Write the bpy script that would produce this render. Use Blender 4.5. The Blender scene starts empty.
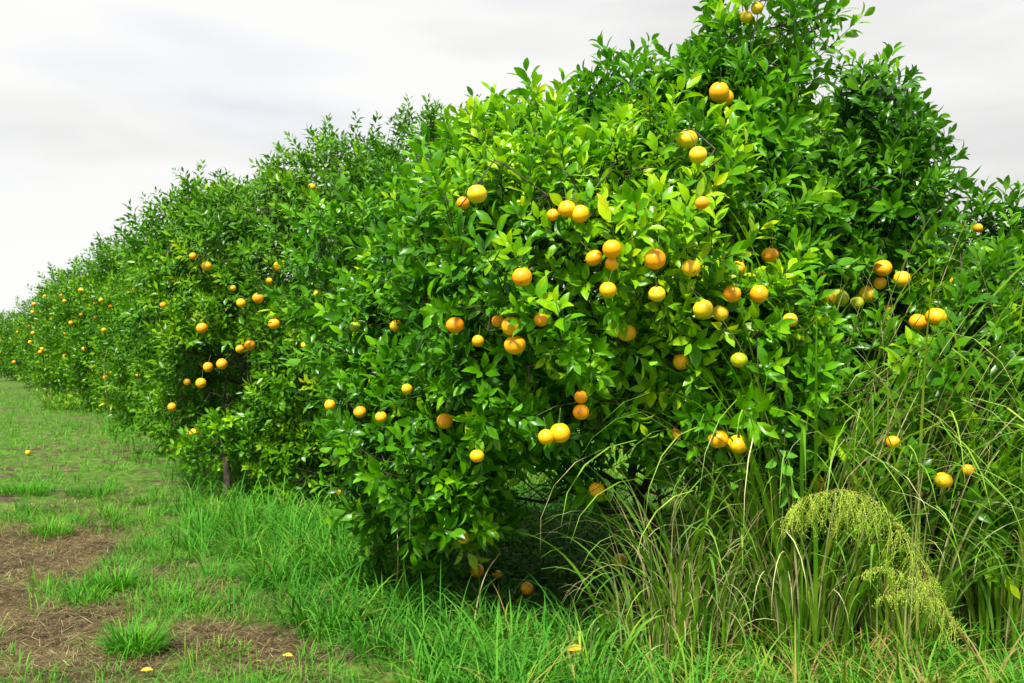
import bpy, math, random
import numpy as np
from mathutils import Vector, noise

random.seed(7)
rng = np.random.default_rng(7)
F, CX, CY, CAMH = 850.0, 512.0, 341.5, 1.6
R = math.radians
scene = bpy.context.scene
col = scene.collection


# ------------------------------------------------------------------ helpers
def at(px, py, Y):
    """A point of the place from where it is seen and how far it is."""
    return np.array([(px - CX) / F * Y, Y, CAMH + (CY - py) / F * Y])


def ground_z(x, y):
    x = np.asarray(x, float); y = np.asarray(y, float)
    return (0.035 * np.sin(x * 1.1 + 0.7) * np.sin(y * 0.8 + 1.3) + 0.018 * np.sin(x * 2.7 + y * 1.9)
            + 0.010 * np.sin(x * 6.1 - y * 4.3) + 0.008 * np.sin(x * 3.9 + y * 8.3 + 2.0))


def ground_pt(px, py):
    Y = CAMH * F / (py - CY)
    x = (px - CX) / F * Y
    return np.array([x, Y, float(ground_z(x, Y))])


def vnoise(p, s, off=0.0):
    """Vectorised smooth pseudo noise, -1..1, for arrays of points."""
    p = np.asarray(p, float) * s + off
    x, y, z = p[..., 0], p[..., 1], p[..., 2]
    return (np.sin(x * 1.0 + 1.7 * np.sin(y * 1.3 + 0.5)) + np.sin(y * 1.1 + 1.9 * np.sin(z * 1.2 + 1.1))
            + np.sin(z * 1.2 + 1.6 * np.sin(x * 1.4 + 2.3))) / 3.0


def make_mesh(name, verts, tris, tone=None, mats=(), midx=None, flat=False):
    me = bpy.data.meshes.new(name)
    verts = np.ascontiguousarray(verts, np.float32); tris = np.ascontiguousarray(tris, np.int32)
    n, m = len(verts), len(tris)
    k = tris.shape[1]
    me.vertices.add(n); me.vertices.foreach_set('co', verts.ravel())
    me.loops.add(m * k); me.loops.foreach_set('vertex_index', tris.ravel())
    me.polygons.add(m)
    me.polygons.foreach_set('loop_start', np.arange(0, m * k, k, dtype=np.int32))
    for mt in mats: me.materials.append(mt)
    if midx is not None: me.polygons.foreach_set('material_index', np.ascontiguousarray(midx, np.int32))
    if tone is not None:
        a = me.attributes.new('tone', 'FLOAT', 'POINT')
        a.data.foreach_set('value', np.ascontiguousarray(tone, np.float32))
    me.update(calc_edges=True)
    if flat: me.shade_flat()
    return me


def obj(name, me, parent=None):
    o = bpy.data.objects.new(name, me); col.objects.link(o)
    if parent is not None: o.parent = parent
    return o


def tag(o, label=None, cat=None, group=None, kind=None):
    if label: o['label'] = label
    if cat: o['category'] = cat
    if group: o['group'] = group
    if kind: o['kind'] = kind
    return o


def thing(name, loc, label, cat, group=None):
    o = bpy.data.objects.new(name, None); col.objects.link(o)
    o.location = Vector([float(v) for v in loc]); o.empty_display_size = 0.2
    return tag(o, label, cat, group)


def norm(a):
    return a / (np.linalg.norm(a, axis=-1, keepdims=True) + 1e-9)


def frames(d, roll=None):
    """Rotation matrices whose third column is d."""
    d = norm(d)
    ref = np.where(np.abs(d[:, 2:3]) > 0.9, np.array([[1., 0, 0]]), np.array([[0., 0, 1]]))
    u = norm(np.cross(ref, d)); v = np.cross(d, u)
    if roll is not None:
        c, s = np.cos(roll)[:, None], np.sin(roll)[:, None]
        u, v = u * c + v * s, v * c - u * s
    return np.stack([u, v, d], axis=2)


def tubes(A, B, ra, rb, sides=5):
    """Closed-sided prisms between the points A and B."""
    A, B = np.asarray(A, float), np.asarray(B, float)
    Rm = frames(B - A)
    ang = np.arange(sides) * 2 * math.pi / sides
    ring = np.stack([np.cos(ang), np.sin(ang), np.zeros(sides)], 1)
    off = np.einsum('kij,sj->ksi', Rm, ring)
    va = A[:, None] + off * np.asarray(ra)[:, None, None]
    vb = B[:, None] + off * np.asarray(rb)[:, None, None]
    V = np.concatenate([va, vb], 1).reshape(-1, 3)
    q = []
    for i in range(sides):
        j = (i + 1) % sides
        q.append([i, j, sides + j]); q.append([i, sides + j, sides + i])
    q = np.array(q)
    T = (q[None] + (np.arange(len(A)) * 2 * sides)[:, None, None]).reshape(-1, 3)
    return V, T


def path_tube(P, r, sides=7):
    """One continuous tapering tube along a polyline, with closed ends."""
    P = np.asarray(P, float); r = np.asarray(r, float); n = len(P)
    d = norm(np.gradient(P, axis=0)); ref = np.array([0.31, 0.2, 0.93])
    u = norm(np.cross(d, ref)); v = np.cross(d, u)
    ang = np.arange(sides) * 2 * math.pi / sides
    V = (P[:, None] + r[:, None, None] * (u[:, None] * np.cos(ang)[None, :, None] + v[:, None] * np.sin(ang)[None, :, None])).reshape(-1, 3)
    T = []
    for k in range(n - 1):
        for i in range(sides):
            j = (i + 1) % sides; a, b = k * sides, (k + 1) * sides
            T += [[a + i, a + j, b + j], [a + i, b + j, b + i]]
    V = np.concatenate([V, P[:1], P[-1:]]); c0, c1 = n * sides, n * sides + 1
    for i in range(sides):
        j = (i + 1) % sides
        T += [[c0, j, i], [c1, (n - 1) * sides + i, (n - 1) * sides + j]]
    return V, np.array(T)


def join(parts):
    V, T, k = [], [], 0
    for v, t in parts:
        V.append(v); T.append(t + k); k += len(v)
    return np.concatenate(V), np.concatenate(T)


# ---------------------------------------------------------------- materials
def new_mat(name):
    m = bpy.data.materials.new(name); m.use_nodes = True
    nt = m.node_tree; nt.nodes.clear()
    return m, nt, nt.nodes, nt.links


def ramp(N, stops, interp='LINEAR'):
    r = N.new('ShaderNodeValToRGB'); e = r.color_ramp; e.interpolation = interp
    while len(e.elements) > 1: e.elements.remove(e.elements[0])
    e.elements[0].position = stops[0][0]; e.elements[0].color = (*stops[0][1], 1)
    for p, c in stops[1:]:
        x = e.elements.new(p); x.color = (*c, 1)
    return r


def leaf_mat(name, stops, rough=0.4, trans=0.3, under=1.0, spec=0.5, nscale=30.0):
    m, nt, N, L = new_mat(name)
    at_ = N.new('ShaderNodeAttribute'); at_.attribute_name = 'tone'
    tc = N.new('ShaderNodeTexCoord'); nz = N.new('ShaderNodeTexNoise'); nz.inputs['Scale'].default_value = nscale
    nz.inputs['Detail'].default_value = 3
    L.new(tc.outputs['Object'], nz.inputs['Vector'])
    mm = N.new('ShaderNodeMath'); mm.operation = 'MULTIPLY_ADD'; mm.inputs[1].default_value = 0.26
    L.new(nz.outputs['Fac'], mm.inputs[0])
    sub = N.new('ShaderNodeMath'); sub.operation = 'SUBTRACT'; sub.inputs[1].default_value = 0.13
    L.new(at_.outputs['Fac'], sub.inputs[0]); L.new(sub.outputs[0], mm.inputs[2])
    rp = ramp(N, stops); L.new(mm.outputs[0], rp.inputs[0])
    geo = N.new('ShaderNodeNewGeometry')
    un = N.new('ShaderNodeMix'); un.data_type = 'RGBA'; un.blend_type = 'MIX'
    L.new(geo.outputs['Backfacing'], un.inputs[0]); 
    hs = N.new('ShaderNodeHueSaturation'); hs.inputs['Saturation'].default_value = 0.95; hs.inputs['Value'].default_value = under
    L.new(rp.outputs[0], hs.inputs['Color'])
    L.new(rp.outputs[0], un.inputs[6]); L.new(hs.outputs[0], un.inputs[7])
    p = N.new('ShaderNodeBsdfPrincipled'); L.new(un.outputs[2], p.inputs['Base Color'])
    ra = N.new('ShaderNodeMapRange'); ra.inputs['To Min'].default_value = rough; ra.inputs['To Max'].default_value = min(1, rough + 0.3)
    L.new(geo.outputs['Backfacing'], ra.inputs['Value']); L.new(ra.outputs[0], p.inputs['Roughness'])
    p.inputs['Specular IOR Level'].default_value = spec
    tr = N.new('ShaderNodeBsdfTranslucent')
    tcx = N.new('ShaderNodeMix'); tcx.data_type = 'RGBA'; tcx.blend_type = 'MULTIPLY'; tcx.inputs[0].default_value = 1
    tcx.inputs[7].default_value = (1.5, 1.6, 0.6, 1)
    L.new(rp.outputs[0], tcx.inputs[6]); L.new(tcx.outputs[2], tr.inputs['Color'])
    mx = N.new('ShaderNodeMixShader'); mx.inputs[0].default_value = trans
    L.new(p.outputs[0], mx.inputs[1]); L.new(tr.outputs[0], mx.inputs[2])
    o = N.new('ShaderNodeOutputMaterial'); L.new(mx.outputs[0], o.inputs[0])
    return m


def noise_mat(name, stops, scale=20, rough=0.8, bump=0.3, detail=6, stretch=(1, 1, 1), spec=0.3, dist=0.01, second=None):
    m, nt, N, L = new_mat(name)
    tc = N.new('ShaderNodeTexCoord'); mp = N.new('ShaderNodeMapping'); mp.inputs['Scale'].default_value = stretch
    L.new(tc.outputs['Object'], mp.inputs['Vector'])
    nz = N.new('ShaderNodeTexNoise'); nz.inputs['Scale'].default_value = scale; nz.inputs['Detail'].default_value = detail
    nz.inputs['Roughness'].default_value = 0.65
    L.new(mp.outputs[0], nz.inputs['Vector'])
    rp = ramp(N, stops); L.new(nz.outputs['Fac'], rp.inputs[0])
    p = N.new('ShaderNodeBsdfPrincipled'); L.new(rp.outputs[0], p.inputs['Base Color'])
    p.inputs['Roughness'].default_value = rough; p.inputs['Specular IOR Level'].default_value = spec
    b = N.new('ShaderNodeBump'); b.inputs['Strength'].default_value = bump; b.inputs['Distance'].default_value = dist
    L.new(nz.outputs['Fac'], b.inputs['Height']); L.new(b.outputs[0], p.inputs['Normal'])
    o = N.new('ShaderNodeOutputMaterial'); L.new(p.outputs[0], o.inputs[0])
    return m


def peel_mat(name, a, b, c, scale=7):
    m, nt, N, L = new_mat(name)
    tc = N.new('ShaderNodeTexCoord'); nz = N.new('ShaderNodeTexNoise'); nz.inputs['Scale'].default_value = scale
    nz.inputs['Detail'].default_value = 5; oi = N.new('ShaderNodeObjectInfo')
    ad = N.new('ShaderNodeVectorMath'); ad.operation = 'ADD'
    L.new(tc.outputs['Object'], ad.inputs[0]); L.new(oi.outputs['Random'], ad.inputs[1])
    L.new(ad.outputs[0], nz.inputs['Vector'])
    rp = ramp(N, [(0.36, a), (0.52, b), (0.70, c)]); L.new(nz.outputs['Fac'], rp.inputs[0])
    # small dark rind blemishes
    v = N.new('ShaderNodeTexNoise'); v.inputs['Scale'].default_value = 60; v.inputs['Detail'].default_value = 4
    L.new(ad.outputs[0], v.inputs['Vector'])
    vr = ramp(N, [(0.0, (0, 0, 0)), (0.66, (0, 0, 0)), (0.72, (1, 1, 1))]); L.new(v.outputs['Fac'], vr.inputs[0])
    mx = N.new('ShaderNodeMix'); mx.data_type = 'RGBA'; L.new(vr.outputs[0], mx.inputs[0])
    L.new(rp.outputs[0], mx.inputs[6]); mx.inputs[7].default_value = (0.18, 0.09, 0.02, 1)
    hs = N.new('ShaderNodeHueSaturation'); L.new(mx.outputs[2], hs.inputs['Color'])
    mr = N.new('ShaderNodeMapRange'); mr.inputs['To Min'].default_value = 0.487; mr.inputs['To Max'].default_value = 0.508
    L.new(oi.outputs['Random'], mr.inputs['Value']); L.new(mr.outputs[0], hs.inputs['Hue'])
    p = N.new('ShaderNodeBsdfPrincipled'); L.new(hs.outputs[0], p.inputs['Base Color'])
    p.inputs['Roughness'].default_value = 0.42; p.inputs['Specular IOR Level'].default_value = 0.45
    p.inputs['Subsurface Weight'].default_value = 0.08; p.inputs['Subsurface Radius'].default_value = (0.02, 0.008, 0.002)
    vo = N.new('ShaderNodeTexVoronoi'); vo.inputs['Scale'].default_value = 420 / 2
    L.new(ad.outputs[0], vo.inputs['Vector'])
    bp = N.new('ShaderNodeBump'); bp.inputs['Strength'].default_value = 0.35; bp.inputs['Distance'].default_value = 0.0015
    L.new(vo.outputs['Distance'], bp.inputs['Height']); L.new(bp.outputs[0], p.inputs['Normal'])
    o = N.new('ShaderNodeOutputMaterial'); L.new(p.outputs[0], o.inputs[0])
    return m


M = {}
M['leaf_bright'] = leaf_mat('citrus_leaf_bright', [(0.0, (0.0186, 0.0813, 0.0015)), (.30, (0.0370, 0.1627, 0.0015)), (.55, (0.0876, 0.2776, 0.0015)), (.72, (0.1957, 0.4021, 0.0020)),
                            (.88, (0.3504, 0.5170, 0.0031)), (.96, (0.5151, 0.4979, 0.0039)), (1.0, (0.7006, 0.4595, 0.0078))], rough=.30, trans=.26, under=1.2, spec=.24)
M['leaf_dark'] = leaf_mat('citrus_leaf_dark', [(0.0, (0.0168, 0.0748, 0.0019)), (.35, (0.0339, 0.1446, 0.0019)), (.62, (0.0907, 0.2591, 0.0023)),
                          (.82, (0.2421, 0.4187, 0.0031)), (.95, (0.5325, 0.4984, 0.0046)), (1.0, (0.7990, 0.4684, 0.0078))], rough=.30, trans=.24, under=1.2, spec=.24)
M['leaf_far'] = leaf_mat('citrus_leaf_far', [(0.0, (0.0196, 0.0822, 0.0019)), (.35, (0.0409, 0.1557, 0.0021)), (.62, (0.0976, 0.2596, 0.0028)),
                         (.85, (0.2437, 0.3894, 0.0037)), (1.0, (0.5851, 0.4066, 0.0064))], rough=.33, trans=.24, under=1.2, spec=.22)
M['grass'] = leaf_mat('lush_grass', [(0.0, (0.0179, 0.0986, 0.0031)), (.4, (0.0371, 0.1916, 0.0066)), (.65, (0.0718, 0.2729, 0.0106)), (.82, (0.1434, 0.3019, 0.0119)),
                      (.93, (0.2510, 0.2438, 0.0321)), (1.0, (0.3107, 0.2206, 0.0748))], rough=.45, trans=.30, under=1.1, nscale=12, spec=.06)
M['turf'] = leaf_mat('short_turf', [(0.0, (0.0189, 0.1271, 0.0018)), (.35, (0.0460, 0.2371, 0.0029)), (.58, (0.0919, 0.3216, 0.0041)), (.75, (0.1730, 0.3216, 0.0118)),
                     (.88, (0.1947, 0.2115, 0.0265)), (1.0, (0.2270, 0.2454, 0.0442))], rough=.6, trans=.25, under=1.0, nscale=8, spec=.2)
M['reed'] = leaf_mat('tall_grass_blade', [(0.0, (0.0316, 0.1230, 0.0039)), (.35, (0.0767, 0.2296, 0.0066)), (.62, (0.1804, 0.3526, 0.0131)), (.80, (0.3428, 0.3936, 0.0459)),
                     (.92, (0.4690, 0.3526, 0.0984)), (1.0, (0.5051, 0.3280, 0.1181))], rough=.45, trans=.28, under=1.1, nscale=10, spec=.35)
M['straw'] = leaf_mat('dry_straw', [(0.0, (0.0437, 0.0281, 0.0108)), (.4, (0.1923, 0.1350, 0.0540)), (.7, (0.3671, 0.3132, 0.1188)), (1.0, (0.5244, 0.5184, 0.2376))],
                      rough=.7, trans=.15, under=1.0, nscale=25, spec=.2)
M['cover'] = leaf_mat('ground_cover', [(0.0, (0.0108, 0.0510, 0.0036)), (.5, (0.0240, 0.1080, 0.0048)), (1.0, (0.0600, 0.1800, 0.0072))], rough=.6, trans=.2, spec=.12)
M['plume'] = leaf_mat('weed_flower', [(0.0, (0.2231, 0.3665, 0.0260)), (.5, (0.4685, 0.5865, 0.0520)), (1.0, (0.7585, 0.7820, 0.1560))], rough=.7, trans=.2)
M['fallen'] = leaf_mat('fallen_yellow_leaf', [(0.0, (.55, .33, .02)), (1.0, (.72, .48, .04))], rough=.5, trans=.2)
M['bark'] = noise_mat('citrus_bark', [(.3, (.028, .021, .015)), (.55, (.075, .058, .042)), (.75, (.15, .13, .10))], scale=18, stretch=(3, 3, .6), bump=.6)
M['twig'] = noise_mat('green_twig', [(.3, (.03, .07, .012)), (.7, (.08, .14, .03))], scale=30, rough=.6)
M['stem'] = noise_mat('weed_stem', [(.3, (.10, .045, .02)), (.7, (.22, .16, .05))], scale=25, rough=.6)
M['peel'] = peel_mat('ripe_peel', (.88, .36, .003), (.90, .43, .004), (.88, .52, .010))
M['peel_yellow'] = peel_mat('yellow_peel', (.72, .52, .010), (.80, .50, .012), (.84, .47, .010))
M['peel_green'] = peel_mat('unripe_peel', (.22, .34, .008), (.45, .48, .010), (.75, .50, .010), scale=11)

# dirt ground: thatch brown where bare, green turf tint elsewhere
def ground_mat():
    m, nt, N, L = new_mat('soil_and_turf')
    tc = N.new('ShaderNodeTexCoord'); at_ = N.new('ShaderNodeAttribute'); at_.attribute_name = 'tone'
    n1 = N.new('ShaderNodeTexNoise'); n1.inputs['Scale'].default_value = 9; n1.inputs['Detail'].default_value = 10; n1.inputs['Roughness'].default_value = .7
    n2 = N.new('ShaderNodeTexNoise'); n2.inputs['Scale'].default_value = 2.2; n2.inputs['Detail'].default_value = 8; n2.inputs['Roughness'].default_value = .7
    for n in (n1, n2): L.new(tc.outputs['Object'], n.inputs['Vector'])
    r1 = ramp(N, [(.36, (.020, .014, .008)), (.5, (.075, .052, .030)), (.66, (.17, .13, .078))]); L.new(n1.outputs['Fac'], r1.inputs[0])
    r2 = ramp(N, [(.32, (.022, .045, .006)), (.5, (.055, .13, .012)), (.68, (.14, .18, .035))]); L.new(n1.outputs['Fac'], r2.inputs[0])
    ad = N.new('ShaderNodeMath'); ad.operation = 'ADD'; L.new(at_.outputs['Fac'], ad.inputs[0])
    sb = N.new('ShaderNodeMath'); sb.operation = 'MULTIPLY_ADD'; sb.inputs[1].default_value = 3.0; sb.inputs[2].default_value = -1.25
    L.new(n2.outputs['Fac'], sb.inputs[0]); L.new(sb.outputs[0], ad.inputs[1])
    cr = ramp(N, [(.35, (0, 0, 0)), (.65, (1, 1, 1))]); L.new(ad.outputs[0], cr.inputs[0])
    mx = N.new('ShaderNodeMix'); mx.data_type = 'RGBA'; L.new(cr.outputs[0], mx.inputs[0]); L.new(r2.outputs[0], mx.inputs[6]); L.new(r1.outputs[0], mx.inputs[7])
    p = N.new('ShaderNodeBsdfPrincipled'); p.inputs['Roughness'].default_value = .95; p.inputs['Specular IOR Level'].default_value = .15
    L.new(mx.outputs[2], p.inputs['Base Color'])
    b = N.new('ShaderNodeBump'); b.inputs['Strength'].default_value = .8; b.inputs['Distance'].default_value = .03
    L.new(n1.outputs['Fac'], b.inputs['Height']); L.new(b.outputs[0], p.inputs['Normal'])
    o = N.new('ShaderNodeOutputMaterial'); L.new(p.outputs[0], o.inputs[0])
    return m
M['ground'] = ground_mat()


# ------------------------------------------------------- bare soil patches
def proj(x, y):
    return CX + x / y * F, CY + CAMH / y * F

BARE = [(25, 610, 100, 66, 1.5), (45, 560, 60, 28, .7), (280, 655, 75, 22, 1.1), (150, 405, 80, 9, .5), (90, 455, 90, 10, .30),
        (120, 672, 70, 16, .45), (265, 600, 60, 16, .35), (205, 640, 60, 12, .45), (30, 392, 25, 6, .4), (10, 500, 50, 12, .3), (160, 530, 90, 22, .25)]

def bareness(x, y):
    """0 = thick grass, 1 = bare dry thatch; patches lie on the track beside the row."""
    yy = np.maximum(y, 1.0)
    px, py = proj(x, yy)
    b = np.zeros_like(px)
    for cx, cy, sx, sy, w in BARE:
        b = b + w * np.exp(-((px - cx) / sx) ** 2 - ((py - cy) / sy) ** 2)
    P = np.stack([x, y, 0 * x], -1)
    b = b * (0.8 + .7 * vnoise(P, 2.6)) + .16 * np.maximum(0, vnoise(P, 1.5, 4.0)) * (lush(x, y) < .5)
    return np.clip(b, 0, 1)

def lush(x, y):
    """1 in the band of long grass along the foot of the trees and in front of the row."""
    yy = np.maximum(y, 1.0)
    px, py = proj(x, yy)
    edge = np.interp(py, [380, 410, 440, 480, 560, 640, 690, 760], [22, 80, 128, 152, 195, 310, 372, 440])
    P = np.stack([x, y, 0 * x], -1)
    return 1 / (1 + np.exp(-(px - edge - 16 * vnoise(P, 3.2)) / 9.0))


# ------------------------------------------------------------ ground sheet
def build_ground():
    def axis(lo, hi, near_lo, near_hi, step):
        a = [near_lo]
        while a[-1] < near_hi: a.append(a[-1] + step)
        s = step
        while a[-1] < hi: s *= 1.25; a.append(a[-1] + s)
        s = step; b = [near_lo]
        while b[-1] > lo: s *= 1.25; b.append(b[-1] - s)
        return np.array(b[::-1][:-1] + a)
    xs = axis(-900, 900, -9, 6, .09); ys = axis(-300, 1200, 2.5, 16, .09)
    X, Y = np.meshgrid(xs, ys); x, y = X.ravel(), Y.ravel()
    V = np.stack([x, y, ground_z(x, y)], 1)
    nx, ny = len(xs), len(ys)
    i, j = np.meshgrid(np.arange(nx - 1), np.arange(ny - 1)); a = (j * nx + i).ravel()
    Q = np.stack([a, a + 1, a + nx + 1, a + nx], 1)
    me = make_mesh('ground', V, Q, tone=bareness(x, y), mats=[M['ground']])
    tag(obj('ground', me), kind='structure')
build_ground()


# -------------------------------------------------------------- leaf sprigs
def leaf_geo(detail=True):
    if detail:
        v = [(0, 0, 0), (.14, 0, .0)]
        rows = [(.27, .165, .03, .012), (.54, .215, .02, -.010), (.80, .130, -.03, -.055)]
        v = [(0, 0, 0)]
        for x, w, zc, _ in rows:
            v += [(x, -w, zc + .055), (x, 0, zc - .0), (x, w, zc + .055)]
        v.append((1, 0, -.11))
        t = [(0, 2, 1), (0, 3, 2)]
        for a, b in ((1, 4), (4, 7)):
            t += [(a, a + 1, b + 1), (a, b + 1, b), (a + 1, a + 2, b + 2), (a + 1, b + 2, b + 1)]
        t += [(7, 8, 10), (8, 9, 10)]
        t = [(a, c, b) if i < 2 else (a, c, b) for i, (a, b, c) in enumerate(t)]
    else:
        v = [(0, 0, 0), (.47, -.20, .06), (.5, 0, -.0), (.47, .20, .06), (1, 0, -.08)]
        t = [(0, 1, 2), (0, 2, 3), (1, 4, 2), (2, 4, 3)]
    v = np.array(v, float); t = np.array(t)
    # make the faces point up (+z is the upper side of the leaf)
    n = np.cross(v[t[:, 1]] - v[t[:, 0]], v[t[:, 2]] - v[t[:, 0]])
    f = n[:, 2] < 0; t[f] = t[f][:, ::-1]
    return v, t


def sprig_template(seed, nleaf, length, leaf, detail=True):
    """A shoot of leaves set in a spiral round a thin green stem; +z is the shoot's tip."""
    g = np.random.default_rng(seed)
    lv, lt = leaf_geo(detail)
    V, T, tone, mi = [], [], [], []
    k = 0
    for i in range(nleaf):
        f = (i + .6) / nleaf
        z = length * f
        az = i * 2.4 + g.uniform(-.35, .35)
        a = R(78 - 48 * f + g.uniform(-14, 14))
        s = leaf * (1.05 - .45 * abs(f - .45) * 1.3) * g.uniform(.78, 1.15)
        rad = np.array([math.cos(az), math.sin(az), 0]); up = np.array([0, 0, 1.])
        X = math.sin(a) * rad + math.cos(a) * up
        Z = -math.cos(a) * rad + math.sin(a) * up
        Y = np.cross(Z, X)
        ro = g.uniform(-.5, .5); Y, Z = Y * math.cos(ro) + Z * math.sin(ro), Z * math.cos(ro) - Y * math.sin(ro)
        sx, sy, sz = s, s * g.uniform(.85, 1.12), s * g.uniform(.4, 1.7)
        P = lv[:, :1] * sx * X + lv[:, 1:2] * sy * Y + lv[:, 2:] * sz * Z + up * z + rad * .012
        V.append(P); T.append(lt + k); k += len(P)
        tone.append(np.full(len(P), .22 * (f - .5) + g.normal(0, .06))); mi += [0] * len(lt)
    if detail:
        v, t = path_tube([(0, 0, -.10), (0.004, 0, length * .5), (0, 0.003, length * .97)], [.0028, .0024, .0012], 3)
        V.append(v); T.append(t + k); tone.append(np.zeros(len(v))); mi += [1] * len(t)
    return np.concatenate(V), np.concatenate(T), np.concatenate(tone), np.array(mi)


TPL_NEAR = [sprig_template(s, n, l, .105) for s, n, l in ((1, 11, .20), (2, 9, .16), (3, 13, .25), (4, 8, .13), (5, 12, .22), (6, 10, .17))]
TPL_MID = [sprig_template(s, n, l, .105, False) for s, n, l in ((11, 11, .20), (12, 9, .16), (13, 13, .25), (14, 10, .18))]
TPL_FAR = [sprig_template(s, n, l, .115, False) for s, n, l in ((21, 8, .20), (22, 9, .24), (23, 7, .16))]


def stamp(tpls, pos, dirs, scale, tone, origin, g):
    V, T, TO, MI, k = [], [], [], [], 0
    which = g.integers(0, len(tpls), len(pos)); roll = g.uniform(0, 6.28, len(pos))
    for w, (tv, tt, tn, mi) in enumerate(tpls):
        s = np.where(which == w)[0]
        if not len(s): continue
        Rm = frames(dirs[s], roll[s])
        P = np.einsum('kij,vj->kvi', Rm, tv) * scale[s][:, None, None] + pos[s][:, None] - origin
        n = len(tv)
        V.append(P.reshape(-1, 3)); T.append((tt[None] + (np.arange(len(s)) * n)[:, None, None]).reshape(-1, 3) + k)
        nl = tn[None] + tone[s][:, None]; TO.append(nl.ravel()); MI.append(np.tile(mi, len(s))); k += len(s) * n
    return np.concatenate(V), np.concatenate(T), np.concatenate(TO), np.concatenate(MI)


# ------------------------------------------------------------------- trees
class Crown:
    """A crown as a union of lumpy ellipsoids (centre, radii)."""
    def __init__(s, lobes, bump=.13, seed=0):
        s.c = np.array([l[0] for l in lobes], float); s.r = np.array([l[1] for l in lobes], float); s.bump = bump; s.off = seed * 3.7

    def field(s, P):
        """Largest 'insideness': >0 inside, in units of about metres."""
        d = np.linalg.norm((P[:, None] - s.c[None]) / s.r[None], axis=2)
        m = ((1 - d) * s.r.min(1)[None]).max(1)
        return m + s.bump * vnoise(P, 4.2, s.off) + s.bump * .6 * vnoise(P, 9.0, s.off + 5)

    def sample(s, per_m2, g, inner=.16, keep=None):
        pos, out = [], []
        for c, r in zip(s.c, s.r):
            a = 4 * math.pi * (((r[0] * r[1]) ** 1.6 + (r[0] * r[2]) ** 1.6 + (r[1] * r[2]) ** 1.6) / 3) ** (1 / 1.6)
            n = int(a * per_m2)
            u = norm(g.normal(size=(n, 3)))
            k = 1.0 - inner * np.abs(g.normal(size=n)) * 1.3 + .05 * g.normal(size=n)
            nz = s.bump * vnoise(c + u * r, 4.2, s.off) + s.bump * .6 * vnoise(c + u * r, 9.0, s.off + 5)
            p = c + u * r * (k + nz / r.min())[:, None]
            o = norm(u / r)
            m = s.field(p) - nz * 0
            ok = m < .34 + .25 * np.abs(g.normal(size=n)) ** 2
            pos.append(p[ok]); out.append(o[ok])
        pos, out = np.concatenate(pos), np.concatenate(out)
        ok = pos[:, 2] > .12 + ground_z(pos[:, 0], pos[:, 1])
        return pos[ok], out[ok]

    def hit(s, px, py):
        d = at(px, py, 1.0) - np.array([0, 0, CAMH]); o = np.array([0, 0, CAMH])
        t = np.arange(2.0, 60, .03)
        f = s.field(o + t[:, None] * d)
        i = np.argmax(f > 0)
        return (o + t[i] * d) if f[i] > 0 else None


def skeleton(crown, base, fork_h, n, g, extra=None, rtip=.0036, power=2.05, trunk_r=None):
    """Grow a branching framework from the fork to points spread through the crown."""
    fork = np.array([base[0], base[1], base[2] + fork_h])
    lo = (crown.c - crown.r).min(0); hi = (crown.c + crown.r).max(0)
    pts = []
    while len(pts) < n:
        p = g.uniform(lo, hi, (n * 3, 3)); f = crown.field(p)
        p = p[(f > .02) & (f < .75) & (p[:, 2] > base[2] + .25)]
        pts += list(p[:n - len(pts)])
    pts = np.array(pts)
    if extra is not None: pts = np.concatenate([pts, extra])
    pts = pts[np.argsort(np.linalg.norm(pts - fork, axis=1))]
    nodes = [fork]; par = [-1]; plen = [0.0]
    for p in pts:
        A = np.array(nodes); d = np.linalg.norm(A - p, axis=1)
        back = np.linalg.norm(A - fork, axis=1) > np.linalg.norm(p - fork)
        cost = d + .32 * np.array(plen) + back * .3
        if len(nodes) > 8: cost[0] += .8
        j = int(np.argmin(cost))
        # bring in bend points so that long reaches are crooked
        q = nodes[j]; L = d[j]; k = int(L // .30)
        for i in range(k):
            f = (i + 1) / (k + 1)
            w = q + (p - q) * f + g.normal(0, .055, 3) + np.array([0, 0, .10 * math.sin(math.pi * f) * L])
            nodes.append(w); par.append(j if i == 0 else len(nodes) - 2); plen.append(plen[par[-1]] + L / (k + 1))
            j_last = len(nodes) - 1
        nodes.append(p); par.append(j if k == 0 else len(nodes) - 2); plen.append(plen[j] + L)
    nodes = np.array(nodes); par = np.array(par)
    w = np.zeros(len(nodes)); w[:] = 0
    kids = np.zeros(len(nodes), int)
    for i in range(1, len(nodes)): kids[par[i]] += 1
    w[kids == 0] = rtip ** power
    for i in range(len(nodes) - 1, 0, -1): w[par[i]] += w[i]
    rad = np.maximum(w, rtip ** power) ** (1 / power)
    return nodes, par, rad, fork


ORANGE_MESH = {}
def orange_mesh(kind, v):
    key = (kind, v)
    if key in ORANGE_MESH: return ORANGE_MESH[key]
    import bmesh
    bm = bmesh.new(); bmesh.ops.create_uvsphere(bm, u_segments=28, v_segments=20, radius=.041)
    g = np.random.default_rng(v + 5)
    sx, sz = 1 + g.uniform(-.05, .05), g.uniform(.87, 1.0)
    for q in bm.verts:
        x, y, z = q.co; rr = math.hypot(x, y) / .041
        z *= sz
        if q.co.z > 0: z -= .0045 * math.exp(-(rr / .22) ** 2)
        else: z += .0025 * math.exp(-(rr / .15) ** 2)
        a = math.atan2(y, x); k = 1 + .022 * math.sin(2 * a + v + 9 * z) + .012 * math.sin(3 * a + 2 * v - 14 * z)
        q.co = (x * sx * k, y * k, z)
    for f in bm.faces: f.smooth = True
    me = bpy.data.meshes.new('orange'); bm.to_mesh(me); bm.free()
    me.materials.append(M[kind]); ORANGE_MESH[key] = me
    return me


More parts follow.
